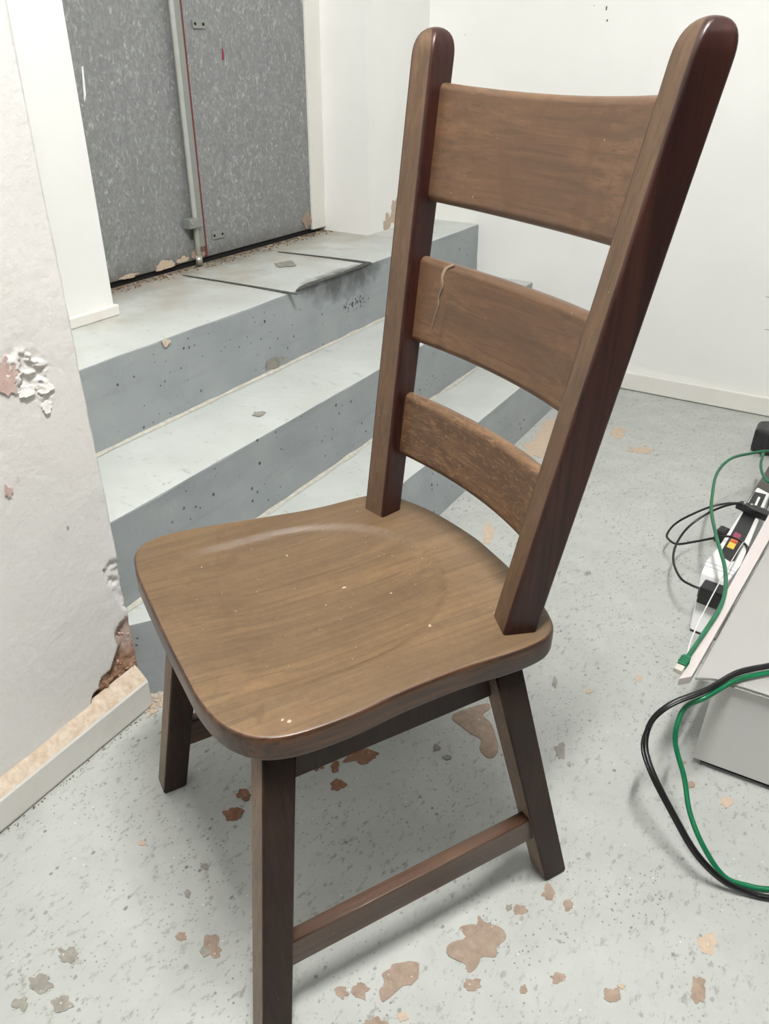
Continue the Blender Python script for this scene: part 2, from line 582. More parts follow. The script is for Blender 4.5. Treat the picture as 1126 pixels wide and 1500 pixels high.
# wall with the doorway: one piece left of the opening, one right of it, one above
YL, YJ, YP = 0.5194, 1.6155, 1.542
bw = empty('wall_back', (0, 0, 0))
struct(bw, 'white wall around the recessed metal doors')
box('wall_panel', XW - 0.4, XW, 0.0, YL, H3 - 0.05, CEIL, M['wall'], bw)
box('wall_panel', XW - 0.4, XW, YJ, YR, H3 - 0.05, CEIL, M['wall'], bw)
box('wall_panel', XW - 0.4, XW, YL, YJ, 2.5, CEIL, M['wall'], bw)
# skirting left of the door
bbp = struct(box('baseboard_back', XW, XW + 0.014, 0.0, YL + 0.004, H3, H3 + 0.024, M['trimw'], None, 0.003), 'low white skirting beside the door')
# frame post at the right of the door
tr = empty('trim_1', (0, 0, 0))
struct(tr, 'white door frame post right of the doors')
box('frame_post', XD - 0.05, XD + 0.006, YP, YJ + 0.035, H3 + 0.012, 2.5, M['trimw'], tr, 0.002)
box('frame_bead', XD + 0.006, XD + 0.02, YJ + 0.006, YJ + 0.020, H3 + 0.03, 2.5, M['trimw'], tr, 0.003)
box('head_rail', XD - 0.05, XD + 0.02, YL - 0.02, YP, 2.44, 2.5, M['trimw'], tr, 0.002)

# left wall block with a broken lower corner -------------------------------
HOLE = [(-0.020, 0.192), (-0.034, 0.181), (-0.037, 0.168), (-0.034, 0.151), (-0.046, 0.135), (-0.056, 0.119), (-0.077, 0.117),
        (-0.086, 0.104), (-0.084, 0.099), (-0.099, 0.096), (-0.106, 0.083), (-0.102, 0.071), (-0.084, 0.047), (-0.039, 0.047),
        (0.02, 0.047), (0.02, 0.19), (-0.006, 0.196)]


def inside(y, z, poly):
    r = False
    n = len(poly)
    for i in range(n):
        y0, z0 = poly[i]
        y1, z1 = poly[(i + 1) % n]
        if (z0 > z) != (z1 > z) and y < (y1 - y0) * (z - z0) / (z1 - z0) + y0:
            r = not r
    return r


def edged(y, z, poly):
    m = 9.0
    n = len(poly)
    for i in range(n):
        a = Vector((poly[i][0], poly[i][1], 0))
        b = Vector((poly[(i + 1) % n][0], poly[(i + 1) % n][1], 0))
        p = Vector((y, z, 0))
        t = max(0, min(1, (p - a).dot(b - a) / max((b - a).length_squared, 1e-9)))
        m = min(m, (p - a - (b - a) * t).length)
    return m


PEEL = [(-0.125, 0.665), (-0.098, 0.685), (-0.080, 0.680), (-0.056, 0.672), (-0.046, 0.648), (-0.052, 0.628), (-0.046, 0.606),
        (-0.058, 0.586), (-0.070, 0.590), (-0.074, 0.612), (-0.088, 0.622), (-0.097, 0.612), (-0.104, 0.632), (-0.118, 0.640)]
EDGE = [(-0.030, 0.300), (-0.014, 0.312), (0.01, 0.300), (0.01, 0.205), (-0.008, 0.215), (-0.016, 0.250), (-0.024, 0.275)]


def left_wall():
    ys, zs = [], []
    y = 0.0
    while y > -0.52:
        ys.append(y)
        y -= 0.0022 if -0.135 < y < -0.03 else 0.0045 if y > -0.15 else 0.012
    ys += [-0.7, -1.2, YMIN]
    z = 0.0
    while z < 0.80:
        zs.append(z)
        z += 0.0022 if 0.57 < z < 0.69 else 0.0045 if z < 0.33 else 0.012
    zs += [0.85, 0.95, 1.05, 1.2, 1.5, 2.0, CEIL]
    V, F, I = [], [], []
    ny, nz = len(ys), len(zs)
    for zz in zs:
        for yy in ys:
            x = 0.0
            jy, jz = yy, zz
            if yy > -0.6 and zz < 0.9:
                x = 0.0014 * noise.noise((yy * 9, zz * 9, 1.3)) + 0.0006 * noise.noise((yy * 40, zz * 40, 7.0))
            if inside(yy, zz, HOLE):
                e = min(1.0, edged(yy, zz, HOLE) / 0.012)
                cr = 0.35 + 0.65 * min(1.0, max(0.0, -yy / 0.03))
                x -= cr * e * (0.010 + 0.009 * noise.noise((yy * 50, zz * 50, 3.0)) + 0.004 * noise.noise((yy * 160, zz * 160, 5.0)))
                jy = yy - 0.004 * max(0, noise.noise((yy * 60, zz * 60, 11.0))) if yy > -0.002 else yy
            elif inside(yy, zz, PEEL):
                e = min(1.0, edged(yy, zz, PEEL) / 0.012)
                q = noise.noise((yy * 70, zz * 70, 9.0)) + 0.6 * noise.noise((yy * 170, zz * 170, 4.0))
                x += e * (0.0020 * (1 if q > 0.08 else -0.8) + 0.0012 * q)
            elif inside(yy, zz, EDGE):
                x -= 0.004 + 0.006 * noise.noise((yy * 120, zz * 120, 2.0))
            if yy == 0.0:
                jy = 0.0016 * noise.noise((0.3, zz * 30, 4.0)) - 0.0008
            V.append((x, jy, zz))
    for j in range(nz - 1):
        for i in range(ny - 1):
            F.append((j * ny + i, (j + 1) * ny + i, (j + 1) * ny + i + 1, j * ny + i + 1))
            cy, cz = (ys[i] + ys[i + 1]) / 2, (zs[j] + zs[j + 1]) / 2
            I.append(1 if inside(cy, cz, HOLE) else 0)
    # end face, back
    base = len(V)
    for zz in zs:
        V.append((-0.95, 0.0, zz))
    for j in range(nz - 1):
        F.append((j * ny, base + j, base + j + 1, (j + 1) * ny))
        I.append(1 if 0.05 < zs[j] < 0.19 else 0)
    o = mesh('wall_left', V, F, [M['wall_old'], M['rubble']], None, False, I)
    for p in o.data.polygons:
        p.use_smooth = True
    return o


wl = struct(left_wall(), 'white plastered wall with a broken crumbling lower corner')

def blob(cx, cy, ax, ay, bx, by, seed, n=40, irr=0.36):
    out = []
    for k in range(n):
        a = 2 * math.pi * k / n
        r = 1 + irr * noise.noise((math.cos(a) * 1.6 + seed * 3.1, math.sin(a) * 1.6, seed)) * 1.7 + 0.10 * noise.noise((math.cos(a) * 5, math.sin(a) * 5, seed * 2.3)) * 1.6
        r = max(0.5, r + 0.10 * noise.noise((math.cos(a) * 11, math.sin(a) * 11, seed * 1.7)) * 1.6)
        out.append((cx + r * (ax * math.cos(a) + bx * math.sin(a)), cy + r * (ay * math.cos(a) + by * math.sin(a))))
    return out


LAYER = [0]


def patch_z(name, outline, z, m, parent, th=0.0006, c=None):
    n = len(outline)
    LAYER[0] += 1
    z1 = z + th + 0.000012 * LAYER[0]
    V = [(x, y, z) for x, y in outline] + [(x, y, z1) for x, y in outline]
    F = [tuple(range(n, 2 * n))] + [(i, (i + 1) % n, n + (i + 1) % n, n + i) for i in range(n)]
    return mesh(name, V, F, m, parent)


def patch_x(name, outline, x, m, parent, th=0.0006):
    n = len(outline)
    LAYER[0] += 1
    x1 = x + th + 0.000012 * LAYER[0]
    V = [(x, a, b) for a, b in outline] + [(x1, a, b) for a, b in outline]
    F = [tuple(range(n, 2 * n))] + [(i, (i + 1) % n, n + (i + 1) % n, n + i) for i in range(n)]
    return mesh(name, V, F, m, parent)


# flakes of plaster lifting off the left wall
def flake(cy, cz, ry, rz, seed, lift, tilt, m):
    n = 22
    V = []
    for lay in (0, 1):
        for k in range(n):
            a = 2 * math.pi * k / n
            r = 1 + 0.45 * noise.noise((math.cos(a) * 2.2 + seed, math.sin(a) * 2.2, seed)) + 0.3 * noise.noise((math.cos(a) * 6, math.sin(a) * 6, seed * 3))
            dy, dz = r * ry * math.cos(a), r * rz * math.sin(a)
            V.append((lift * 0.06 + max(0.0, -dz * tilt * 0.45) + lay * 0.0007 + 0.0008 * noise.noise((dy * 90, dz * 90, seed)), cy + dy * (1 - 0.12 * lay), cz + dz * (1 - 0.12 * lay)))
    F = [tuple(range(n))[::-1], tuple(range(n, 2 * n))] + [(k, (k + 1) % n, n + (k + 1) % n, n + k) for k in range(n)]
    return mesh('plaster_flake', V, F, m, wl)


for fk in ((-0.088, 0.622, 0.014, 0.008, 5.3, 0.005, 0.9), (-0.060, 0.618, 0.013, 0.007, 6.9, 0.005, 0.9), (-0.064, 0.592, 0.008, 0.008, 9.4, 0.003, 0.5)):
    flake(*fk, M['wall_old'])
M['pink'] = mat_chip('bare_pink_plaster', rgb(206, 170, 160), rgb(226, 206, 198))
patch_x('bare_plaster', blob(-0.112, 0.650, 0.014, 0.004, -0.004, 0.022, 2.4, irr=0.5), 0.0012, M['pink'], wl, 0.0003)
patch_x('bare_plaster', blob(-0.150, 0.50, 0.006, 0, 0, 0.010, 5.4, irr=0.5), 0.0012, M['pink'], wl, 0.0003)

# skirting board on the left wall, bare timber showing along its top
bl = empty('baseboard_left', (0, 0, 0))
struct(bl, 'low white skirting board with bare worn top')


def skirting():
    n = 60
    V, F, I = [], [], []
    L0, L1 = -2.6, -0.004
    for i in range(n + 1):
        t = (i / n) ** 0.5
        y = L0 + (L1 - L0) * t
        hz = 0.060 + 0.0035 * min(1, max(0, (y + 0.3) / 0.3))
        w = 0.0012 * noise.noise((y * 30, 0, 2))
        prof = [(-0.006, 0.0), (0.019 + w, 0.003), (0.0205 + w, 0.008), (0.0205 + w, hz - 0.004 + w), (0.0185 + w, hz),
                (0.006, hz + 0.013 + 2 * w), (-0.006, hz + 0.022 + 3 * w)]
        for (x, z) in prof:
            V.append((x, y, z))
    m = 7
    for i in range(n):
        for k in range(m - 1):
            F.append((i * m + k, i * m + k + 1, (i + 1) * m + k + 1, (i + 1) * m + k))
            I.append(1 if k >= 4 else 0)
    F.append(tuple(range(n * m, n * m + m)))
    I.append(0)
    return mesh('board', V, F, [M['trimw'], M['bare_wood']], bl, False, I)


skirting()
br = struct(box('baseboard_right', 0.178, XMAX, YR - 0.016, YR, 0.002, 0.064, M['trimw'], None, 0.004), 'low white skirting along the right wall')

wr = bpy.data.objects['wall_right']
for (xa, za, wa, ha) in ((0.0632, 1.1395, 0.004, 0.010), (0.0700, 1.1087, 0.004, 0.006), (0.0250, 1.1470, 0.002, 0.002), (0.69, 0.3765, 0.016, 0.0012), (0.711, 0.277, 0.016, 0.0012)):
    box('wall_scar', xa - wa / 2, xa + wa / 2, YR - 0.0006, YR + 0.001, za - ha / 2, za + ha / 2, M['dark_plastic'], wr)

# ------------------------------------------------------------------ concrete steps
steps = empty('concrete_staircase', (0, 0, 0))
tag(steps, 'three grey painted concrete steps rising to the metal doors', 'steps')


def step(name, nose, base_dx, ztop, zbot, xback, seed):
    """nose(y) = x of the upper front edge; the riser leans out by base_dx"""
    ny = 150
    V, F, I = [], [], []
    for i in range(ny + 1):
        y = 0.001 + (YR - 0.002) * i / ny
        xn = nose(y)
        ch = 0.0
        c1 = noise.noise((y * 22, seed, 0.5))
        ch = 0.0025 + 0.003 * max(0, c1) + 0.0055 * max(0, noise.noise((y * 7, seed, 4.4)) - 0.25)
        wx = 0.0022 * noise.noise((y * 11, seed, 2.2))
        wz = 0.0015 * noise.noise((y * 6, seed, 3.2))
        prof = [(xback, ztop), (xn - 0.035, ztop + wz * 0.5), (xn - ch + wx, ztop + wz - 0.0006), (xn - ch * 0.3 + wx, ztop - ch * 0.35),
                (xn + wx * 0.8, ztop - ch)]
        for k in range(1, 8):
            f = k / 8
            prof.append((xn + base_dx * f + 0.0018 * noise.noise((y * 14, seed, f * 4)), ztop - ch - (ztop - ch - zbot) * f))
        prof.append((xn + base_dx, zbot - 0.004))
        prof.append((xback, zbot - 0.004))
        for (x, z) in prof:
            V.append((x, y, z))
    m = 14
    for i in range(ny):
        for k in range(m - 1):
            F.append((i * m + k, (i + 1) * m + k, (i + 1) * m + k + 1, i * m + k + 1))
            I.append(0 if k < 3 else 1)
        F.append((i * m + m - 1, (i + 1) * m + m - 1, (i + 1) * m, i * m))
        I.append(1)
    F.append(tuple(range(m))[::-1]); I.append(1)
    F.append(tuple(range(ny * m, ny * m + m))); I.append(1)
    o = mesh(name, V, F, [M['tread'], M['riser']], steps, False, I)
    return o


s3 = step('step', lambda y: -0.052 + (0.167 * y / 0.23 if y < 0.23 else 0.167), 0.035, H1, 0.004, -0.30, 3.0)
s2 = step('step', lambda y: X2, 0.004, H2, H1, -0.50, 2.0)
s1 = step('step', lambda y: X1, 0.004, H3, H2, XD - 0.12, 1.0)


# worn patches where the floor paint is gone
CH = [(0.698,-0.094,0.035,0.021,-0.015,0.033,0),(0.634,-0.191,0.022,0.013,-0.011,0.019,0),(0.599,-0.228,0.009,0.005,-0.005,0.008,0),(0.580,-0.241,0.007,0.004,-0.005,0.007,0),(0.716,-0.149,0.009,0.005,-0.003,0.007,0),(0.730,-0.025,0.008,0.005,-0.003,0.007,0),(0.754,0.018,0.007,0.004,-0.004,0.010,0),(0.784,0.015,0.006,0.003,-0.002,0.007,0),(0.959,0.056,0.012,0.007,-0.003,0.014,2),(0.961,-0.010,0.009,0.005,-0.003,0.016,0),(0.869,-0.072,0.010,0.006,-0.002,0.008,0),(0.806,-0.087,0.008,0.005,-0.002,0.006,0),(0.773,-0.122,0.004,0.003,-0.002,0.005,0),(0.404,-0.281,0.011,0.006,-0.010,0.011,0),(0.360,-0.291,0.006,0.004,-0.004,0.004,0),(0.292,-0.106,0.013,0.008,-0.008,0.010,1),(0.284,-0.071,0.009,0.006,-0.006,0.007,1),(0.400,0.022,0.009,0.006,-0.006,0.009,1),(0.398,0.091,0.021,0.013,-0.008,0.013,1),(0.350,0.037,0.008,0.005,-0.005,0.007,1),(0.374,0.052,0.006,0.003,-0.006,0.010,1),(0.548,0.247,0.018,0.010,-0.024,0.054,0),(0.508,0.261,0.021,0.012,-0.009,0.018,0),(0.680,0.273,0.007,0.004,-0.005,0.018,3),(0.487,1.516,0.031,0.019,-0.005,0.019,2),(0.393,1.615,0.022,0.014,-0.011,0.037,2),(0.557,0.809,0.005,0.003,-0.002,0.008,3),(0.677,0.437,0.006,0.004,-0.002,0.005,2),(0.746,0.521,0.007,0.004,-0.002,0.009,2),(0.215,1.46,0.028,0.018,-0.03,0.110,2),(0.215,1.36,0.03,0.022,-0.018,0.06,2),(0.289,0.852,0.011,0.007,-0.017,0.042,2),(0.941,0.309,0.009,0.005,-0.002,0.009,2),(0.211,-0.215,0.005,0.003,-0.003,0.003,2),(0.251,-0.425,0.012,0.007,-0.009,0.007,3),(0.253,-0.384,0.010,0.006,-0.008,0.006,3),(0.293,-0.428,0.010,0.006,-0.007,0.006,3),(0.635,-0.251,0.012,0.007,-0.003,0.005,0),(0.660,-0.227,0.006,0.004,-0.003,0.004,2),(0.883,0.313,0.006,0.003,-0.002,0.008,0),(0.862,0.352,0.005,0.003,-0.001,0.006,0),(0.615,0.427,0.004,0.002,-0.005,0.014,3),(0.250,-0.454,0.008,0.005,-0.006,0.005,3),(0.401,-0.290,0.005,0.003,-0.004,0.004,3),(0.499,0.173,0.005,0.003,-0.003,0.007,3),(0.524,0.162,0.006,0.004,-0.003,0.005,3),(0.715,-0.031,0.003,0.002,-0.002,0.004,3),(0.877,-0.055,0.004,0.002,-0.001,0.003,2),(0.317,-0.197,0.004,0.003,-0.004,0.004,3),(0.325,-0.241,0.003,0.002,-0.004,0.005,3)]
M['chip_grey'] = mat_chip('worn_grey_concrete', rgb(128, 126, 118), rgb(160, 156, 146))
BIG = [[(0.6846, -0.0627), (0.6966, -0.0668), (0.7173, -0.0628), (0.7287, -0.0723), (0.7236, -0.0887), (0.7271, -0.1023), (0.7119, -0.1114), (0.7117, -0.1268), (0.705, -0.1384), (0.6966, -0.1308), (0.6757, -0.1331), (0.6676, -0.1249), (0.6705, -0.1126), (0.6811, -0.1035), (0.68, -0.0961), (0.67, -0.0911), (0.6798, -0.0797), (0.6877, -0.0749)],
       [(0.6192, -0.1771), (0.6427, -0.1605), (0.6528, -0.1746), (0.6504, -0.1883), (0.6422, -0.1956), (0.6355, -0.214), (0.6295, -0.2246), (0.6196, -0.2163), (0.6209, -0.2059), (0.6126, -0.1962), (0.6168, -0.1862)],
       [(0.4897, 0.249), (0.5008, 0.2763), (0.5291, 0.3113), (0.5392, 0.3024), (0.5344, 0.2818), (0.555, 0.2712), (0.5709, 0.2527), (0.5903, 0.2213), (0.5892, 0.2024), (0.5765, 0.1974), (0.5616, 0.2093), (0.5554, 0.227), (0.5343, 0.2307), (0.5107, 0.2388)]]
CM = [M['chip'], M['chip_dark'], M['chip_pale'], M['chip_grey']]
for i, (cx, cy, ax, ay, bx, by, k) in enumerate(CH):
    if i not in (0, 1, 21, 22):
        patch_z('bare_patch', blob(cx, cy, ax, ay, bx, by, i + 1.0), 0.0001, CM[k], floor, c=(cx, cy))
for k_, out_ in enumerate(BIG):
    ctr = ((0.697, -0.095), (0.632, -0.187), (0.553, 0.250))[k_]
    fine = [(p.x + 0.0012 * noise.noise(p * 220), p.y + 0.0012 * noise.noise(p * 220 + Vector((9, 0, 0)))) for p in spline([(a, b, 0) for a, b in out_], 5, True)]
    patch_z('bare_patch', fine, 0.0001, M['chip'], floor, c=ctr)

# marks on the landing and steps
lines = [[(-0.63, 0.868), (-0.45, 0.872), (-0.292, 0.869), (-0.292, 0.882), (-0.45, 0.882), (-0.63, 0.876)],
         [(-0.60, 1.243), (-0.45, 1.255), (-0.315, 1.258), (-0.315, 1.275), (-0.45, 1.266), (-0.60, 1.250)],
         [(-0.296, 0.90), (-0.296, 1.0), (-0.298, 1.25), (-0.315, 1.25), (-0.309, 1.1), (-0.318, 0.97)]]
for L in lines:
    P_ = [(p.x, p.y) for p in spline([(a, b, 0) for a, b in L], 5, True)]
    patch_z('groove_line', P_, H3 + 0.0012, M['groove'], s1, 0.0004)  # panel grooves drawn as flat dark strips
patch_z('worn_patch', blob(-0.50, 1.12, 0.03, 0, 0.0, 0.04, 5.5), H3 + 0.0012, M['chip_grey'], s1, 0.0004)
patch_x('worn_patch', blob(0.80, H2 + 0.018, 0.035, 0, 0, 0.014, 6.5), X1 + 0.0045, M['chip_grey'], s1)
patch_z('worn_patch', blob(-0.155, 0.555, 0.012, 0, 0, 0.014, 8.5), H2 + 0.0012, M['chip_grey'], s2, 0.0004)
patch_x('flaked_spot', blob(0.447, H3 - 0.008, 0.010, 0, 0, 0.007, 9.5), X1 + 0.003, M['bare_wood'], s1)

# wall stains where paint has come off, right of the door
patch_x('flaked_spot', blob(1.79, 0.555, 0.03, 0, 0, 0.04, 2.5, irr=0.5), XW + 0.0002, M['chip_pale'], bw, 0.0004)
patch_x('flaked_spot', blob(1.735, 0.515, 0.02, 0, 0, 0.03, 3.5, irr=0.5), XW + 0.0002, M['chip_pale'], bw, 0.0004)

# ------------------------------------------------------------------ metal double door
door = empty('door_1', (0, 0, 0))
struct(door, 'pair of grey galvanised metal doors above the steps')
YS = 1.0246
lf = box('door_leaf', XD - 0.04, XD, YL - 0.03, YS - 0.003, H3 + 0.016, 2.44, M['galv'], door, 0.001)
rf = box('door_leaf', XD - 0.04, XD - 0.001, YS + 0.004, YP - 0.001, H3 + 0.016, 2.44, M['galv'], door, 0.001)
box('leaf_edge', XD - 0.042, XD + 0.003, YS - 0.006, YS + 0.003, H3 + 0.018, 2.44, M['rust'], door)
box('sill_gap', XD - 0.04, XD - 0.006, YL - 0.02, YP + 0.03, H3 - 0.002, H3 + 0.017, M['black_gap'], door)
# astragal strip with rolled edge
st = box('cover_strip', XD, XD + 0.016, 0.978, 1.008, H3 + 0.05, 2.44, M['strip'], door, 0.002)
tube('cover_strip_roll', [(XD + 0.016, 0.977, 0.615), (XD + 0.016, 0.977, 2.44)], 0.0065, M['roll'], door, sub=1)
bolt = empty('drop_bolt', (0, 0, 0))
bolt.parent = door
tube('rod', [(XD + 0.014, 0.978, H3 + 0.004), (XD + 0.014, 0.978, 0.63)], 0.007, M['rod'], bolt, sub=1, n=14)
tube('collar', [(XD + 0.014, 0.978, H3 + 0.004), (XD + 0.014, 0.978, H3 + 0.030)], 0.0095, M['rod'], bolt, sub=1, n=14)
box('bracket', XD, XD + 0.028, 0.944, 0.992, 0.603, 0.628, M['strip'], bolt, 0.002)
for yy in (0.952,):
    tube('screw', [(XD + 0.027, yy, 0.616), (XD + 0.031, yy, 0.616)], 0.004, M['rod'], bolt, sub=1, n=10)


def bead(parent, x, z, y0, y1, seed):
    n = 120
    V, F = [], []
    for i in range(n + 1):
        y = y0 + (y1 - y0) * i / n
        r = max(0.0012, 0.0045 + 0.004 * noise.noise((y * 16, seed, 0)) + 0.002 * noise.noise((y * 60, seed, 3)))
        V += [(x, y, z + r * 0.9), (x + r * 0.7, y, z + r * 0.45), (x + r * 1.9, y, z + 0.0005), (x, y, z - 0.001)]
    for i in range(n):
        for k in range(4):
            F.append((i * 4 + k, i * 4 + (k + 1) % 4, (i + 1) * 4 + (k + 1) % 4, (i + 1) * 4 + k))
    return mesh('mortar_fillet', V, F, M['fillet'], parent)


bead(s2, X1 + 0.004, H2 + 0.0005, 0.002, 2.0, 1.0)
bead(s3, X2 + 0.004, H1 + 0.0005, 0.002, 2.0, 2.0)


def hinge_plate(y0, y1, z, tilt):
    p = prism('plate', [(XD - 0.001, y0), (XD + 0.003, y0), (XD + 0.003, y1), (XD - 0.001, y1)], z - 0.010, z + 0.010, M['strip'], door, 0.0008)
    for yy in (y0 + 0.008, y1 - 0.008):
        tube('screw', [(XD + 0.0025, yy, z), (XD + 0.0045, yy, z)], 0.0036, M['black_gap'], p, sub=1, n=10)


hinge_plate(1.060, 1.106, 1.078, 0)
hinge_plate(1.054, 1.104, 0.566, 0)
patch_x('red_mark', blob(1.168, 1.012, 0.004, 0, 0, 0.012, 1.2), XD - 0.0008, flat('red_paint', rgb(140, 40, 60), 0.6), door, 0.0003)
patch_x('white_mark', [(0.691, 0.985), (0.695, 0.985), (0.690, 0.93), (0.682, 0.915), (0.684, 0.93)], XD + 0.0002, M['white_plastic'], door, 0.0003)
# flaking at the foot of the left leaf
for (a, b, ry, rz, s) in ((0.86, 0.522, 0.035, 0.010, 1.1), (0.93, 0.524, 0.022, 0.007, 2.1), (0.73, 0.518, 0.03, 0.005, 3.1), (1.51, 0.545, 0.022, 0.026, 4.1), (0.985, 0.53, 0.02, 0.018, 5.2), (1.012, 0.535, 0.01, 0.02, 6.2)):
    patch_x('flaked_spot', blob(a, b, ry, 0, 0, rz, s), XD + 0.0002, M['chip_pale'] if s < 4 else M['chip'], door, 0.0006)


# crumbs of dirt along the sill and at the broken corner
def crumbs(name, parent, spots, m, label=None):
    bm = bmesh.new()
    for (x, y, z, r) in spots:
        q = bmesh.ops.create_icosphere(bm, subdivisions=1, radius=r)
        sc = Vector((random.uniform(.6, 1.4), random.uniform(.6, 1.4), random.uniform(.4, .8)))
        rot = Matrix.Rotation(random.uniform(0, 6), 3, 'Z')
        for v in q['verts']:
            p = Vector((v.co.x * sc.x, v.co.y * sc.y, v.co.z * sc.z)) * (1 + 0.35 * noise.noise(v.co * 300 + Vector((x, y, z)) * 50))
            p = rot @ p
            v.co = p + Vector((x, y, z + r * 0.3))
    o = frombm(name, bm, m, parent)
    o['kind'] = 'stuff'
    return o


sp = []
for i in range(420):
    y = random.uniform(0.56, 1.62)
    k = random.random() ** 2
    sp.append((XD + 0.006 + 0.045 * k, y, H3, random.uniform(0.0012, 0.0042) * (1.2 - 0.6 * k)))
crumbs('sill_dirt', s1, sp, M['dirt'])
sp = []
for i in range(160):
    a = random.random() ** 1.6
    sp.append((0.004 + random.uniform(-0.01, 0.028) + 0.01 * a, random.uniform(-0.01, 0.035) - 0.02 * a, 0.0, random.uniform(0.0012, 0.0040)))
pc = crumbs('plaster_crumbs', floor, sp, M['chip_pale'])
sp = []
while len(sp) < 130:
    y, z = random.uniform(-0.1, 0.0), random.uniform(0.06, 0.19)
    if inside(y, z, HOLE) and edged(y, z, HOLE) > 0.004:
        sp.append((-0.010 - 0.008 * min(1, -y / 0.05) + random.uniform(0, 0.006), y, z, random.uniform(0.0012, 0.0042)))
crumbs('plaster_crumbs', wl, sp[:90], M['rubble'])
crumbs('plaster_crumbs', wl, sp[90:], M['pink'])
sp = []
for i in range(90):
    y = random.uniform(-0.5, -0.02)
    sp.append((0.021 + random.uniform(0, 0.012) * random.random(), y, 0.0, random.uniform(0.0006, 0.0018)))
crumbs('skirting_crumbs', floor, sp, M['dirt'])

# ------------------------------------------------------------------ oak chair
CX, CY, CT = 0.4353, -0.0727, -0.5249
chair = empty('dining_chair', (CX, CY, 0), CT)
tag(chair, 'dark stained oak ladder back chair with dusty dished seat', 'chair')
ZS = 0.4398
TH = 0.031
OUT = [(-0.2000, 0.183), (-0.202, 0.102), (-0.213, 0.030), (-0.229, -0.055), (-0.234, -0.108), (-0.227, -0.140), (-0.207, -0.159), (-0.178, -0.166),
       (-0.138, -0.170), (-0.019, -0.172), (0.050, -0.1715), (0.097, -0.170), (0.137, -0.162), (0.164, -0.147), (0.181, -0.126), (0.190, -0.094), (0.1925, -0.040), (0.1885, 0.019),
       (0.188, 0.079), (0.190, 0.112), (0.194, 0.150), (0.195, 0.181), (0.192, 0.204), (0.184, 0.220), (0.174, 0.229), (0.162, 0.235), (0.145, 0.241), (0.100, 0.2495),
       (0.052, 0.2555), (0.005, 0.258), (-0.030, 0.258), (-0.100, 0.248), (-0.150, 0.232), (-0.185, 0.212)]


def build_seat():
    o = [(p.x, p.y) for p in spline([(a, b, 0) for a, b in OUT], 7, True)]
    n = len(o)
    # resample evenly
    L = [0.0]
    for i in range(n):
        a, b = o[i], o[(i + 1) % n]
        L.append(L[-1] + math.hypot(b[0] - a[0], b[1] - a[1]))
    N = 240
    pts = []
    j = 0
    for k in range(N):
        s = L[-1] * k / N
        while L[j + 1] < s:
            j += 1
        t = (s - L[j]) / max(L[j + 1] - L[j], 1e-9)
        a, b = o[j], o[(j + 1) % n]
        pts.append((a[0] + (b[0] - a[0]) * t, a[1] + (b[1] - a[1]) * t))
    nr = []
    for k in range(N):
        a, b = pts[k - 1], pts[(k + 1) % N]
        d = math.hypot(b[0] - a[0], b[1] - a[1])
        nr.append(((b[1] - a[1]) / d, -(b[0] - a[0]) / d))
    cx, cy = -0.015, 0.03

    def dish(x, y):
        u = (x + 0.022) / 0.150
        v = (y + 0.02) / (0.198 if y > -0.02 else 0.75)
        r = (abs(u) ** 2.3 + abs(v) ** 2.3) ** (1 / 2.3)
        f = max(0.0, 1 - r ** 3) ** 0.9 + 0.42 * min(1.0, max(0.0, (1 - r) / 0.03))
        fade = min(1, max(0, (y + 0.172) / 0.14))
        fade = fade * fade * (3 - 2 * fade)
        return -0.0100 * f * fade

    R = 0.005
    V, F, I = [], [], []
    rings = []
    for k, (off, z) in enumerate(((-0.006, ZS - TH), (-0.0025, ZS - TH), (-0.0007, ZS - TH + 0.0014), (0, ZS - TH + 0.004), (0, ZS - 0.008), (-0.0004, ZS - 0.0034), (-0.0014, ZS - 0.0014), (-0.0030, ZS - 0.0003), (-0.0060, ZS))):
        rings.append([(p[0] + q[0] * off, p[1] + q[1] * off, z) for p, q in zip(pts, nr)])
    inner = rings[-1]
    K = 46
    for k in range(1, K):
        s = 1 - k / K
        rings.append([(cx + (p[0] - cx) * s, cy + (p[1] - cy) * s, ZS + dish(cx + (p[0] - cx) * s, cy + (p[1] - cy) * s)) for p in inner])
    for r in rings:
        V += r
    for i in range(len(rings) - 1):
        for k in range(N):
            j = (k + 1) % N
            F.append((i * N + k, i * N + j, (i + 1) * N + j, (i + 1) * N + k))
            I.append(0 if i >= 7 else 1)
    F.append(tuple(range(N))[::-1]); I.append(1)
    c = len(V)
    V.append((cx, cy, ZS + dish(cx, cy)))
    b = (len(rings) - 1) * N
    for k in range(N):
        F.append((b + k, b + (k + 1) % N, c)); I.append(0)
    o = mesh('seat', V, F, [M['seat_top'], M['seat_edge']], chair, True, I)
    wn = o.modifiers.new('flat faces', 'WEIGHTED_NORMAL')
    wn.keep_sharp = False
    return o


seat = build_seat()


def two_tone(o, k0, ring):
    # faces toward the sitter: dust, plus brightness painted in, mostly on the legs
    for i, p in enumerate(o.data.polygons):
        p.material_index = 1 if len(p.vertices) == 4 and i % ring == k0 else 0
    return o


def leg(a, b, lx=0.0176, ly=0.0186):
    rings = []
    A, B = Vector(a), Vector(b)
    for t, k in ((0, 0.90), (0.012, 1.0), (0.25, 1), (0.5, 1), (0.75, 1), (1, 1)):
        p = A.lerp(B, t)
        rings.append([(p.x + x * k, p.y + y * k, p.z) for x, y in rrect(lx, ly, 0.0028, 2)])
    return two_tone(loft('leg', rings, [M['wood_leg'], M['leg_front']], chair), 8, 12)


ZL = ZS - TH + 0.002


def at(a, b, z):
    t = z / ZS
    return (a[0] + (b[0] - a[0]) * t, a[1] + (b[1] - a[1]) * t, z)


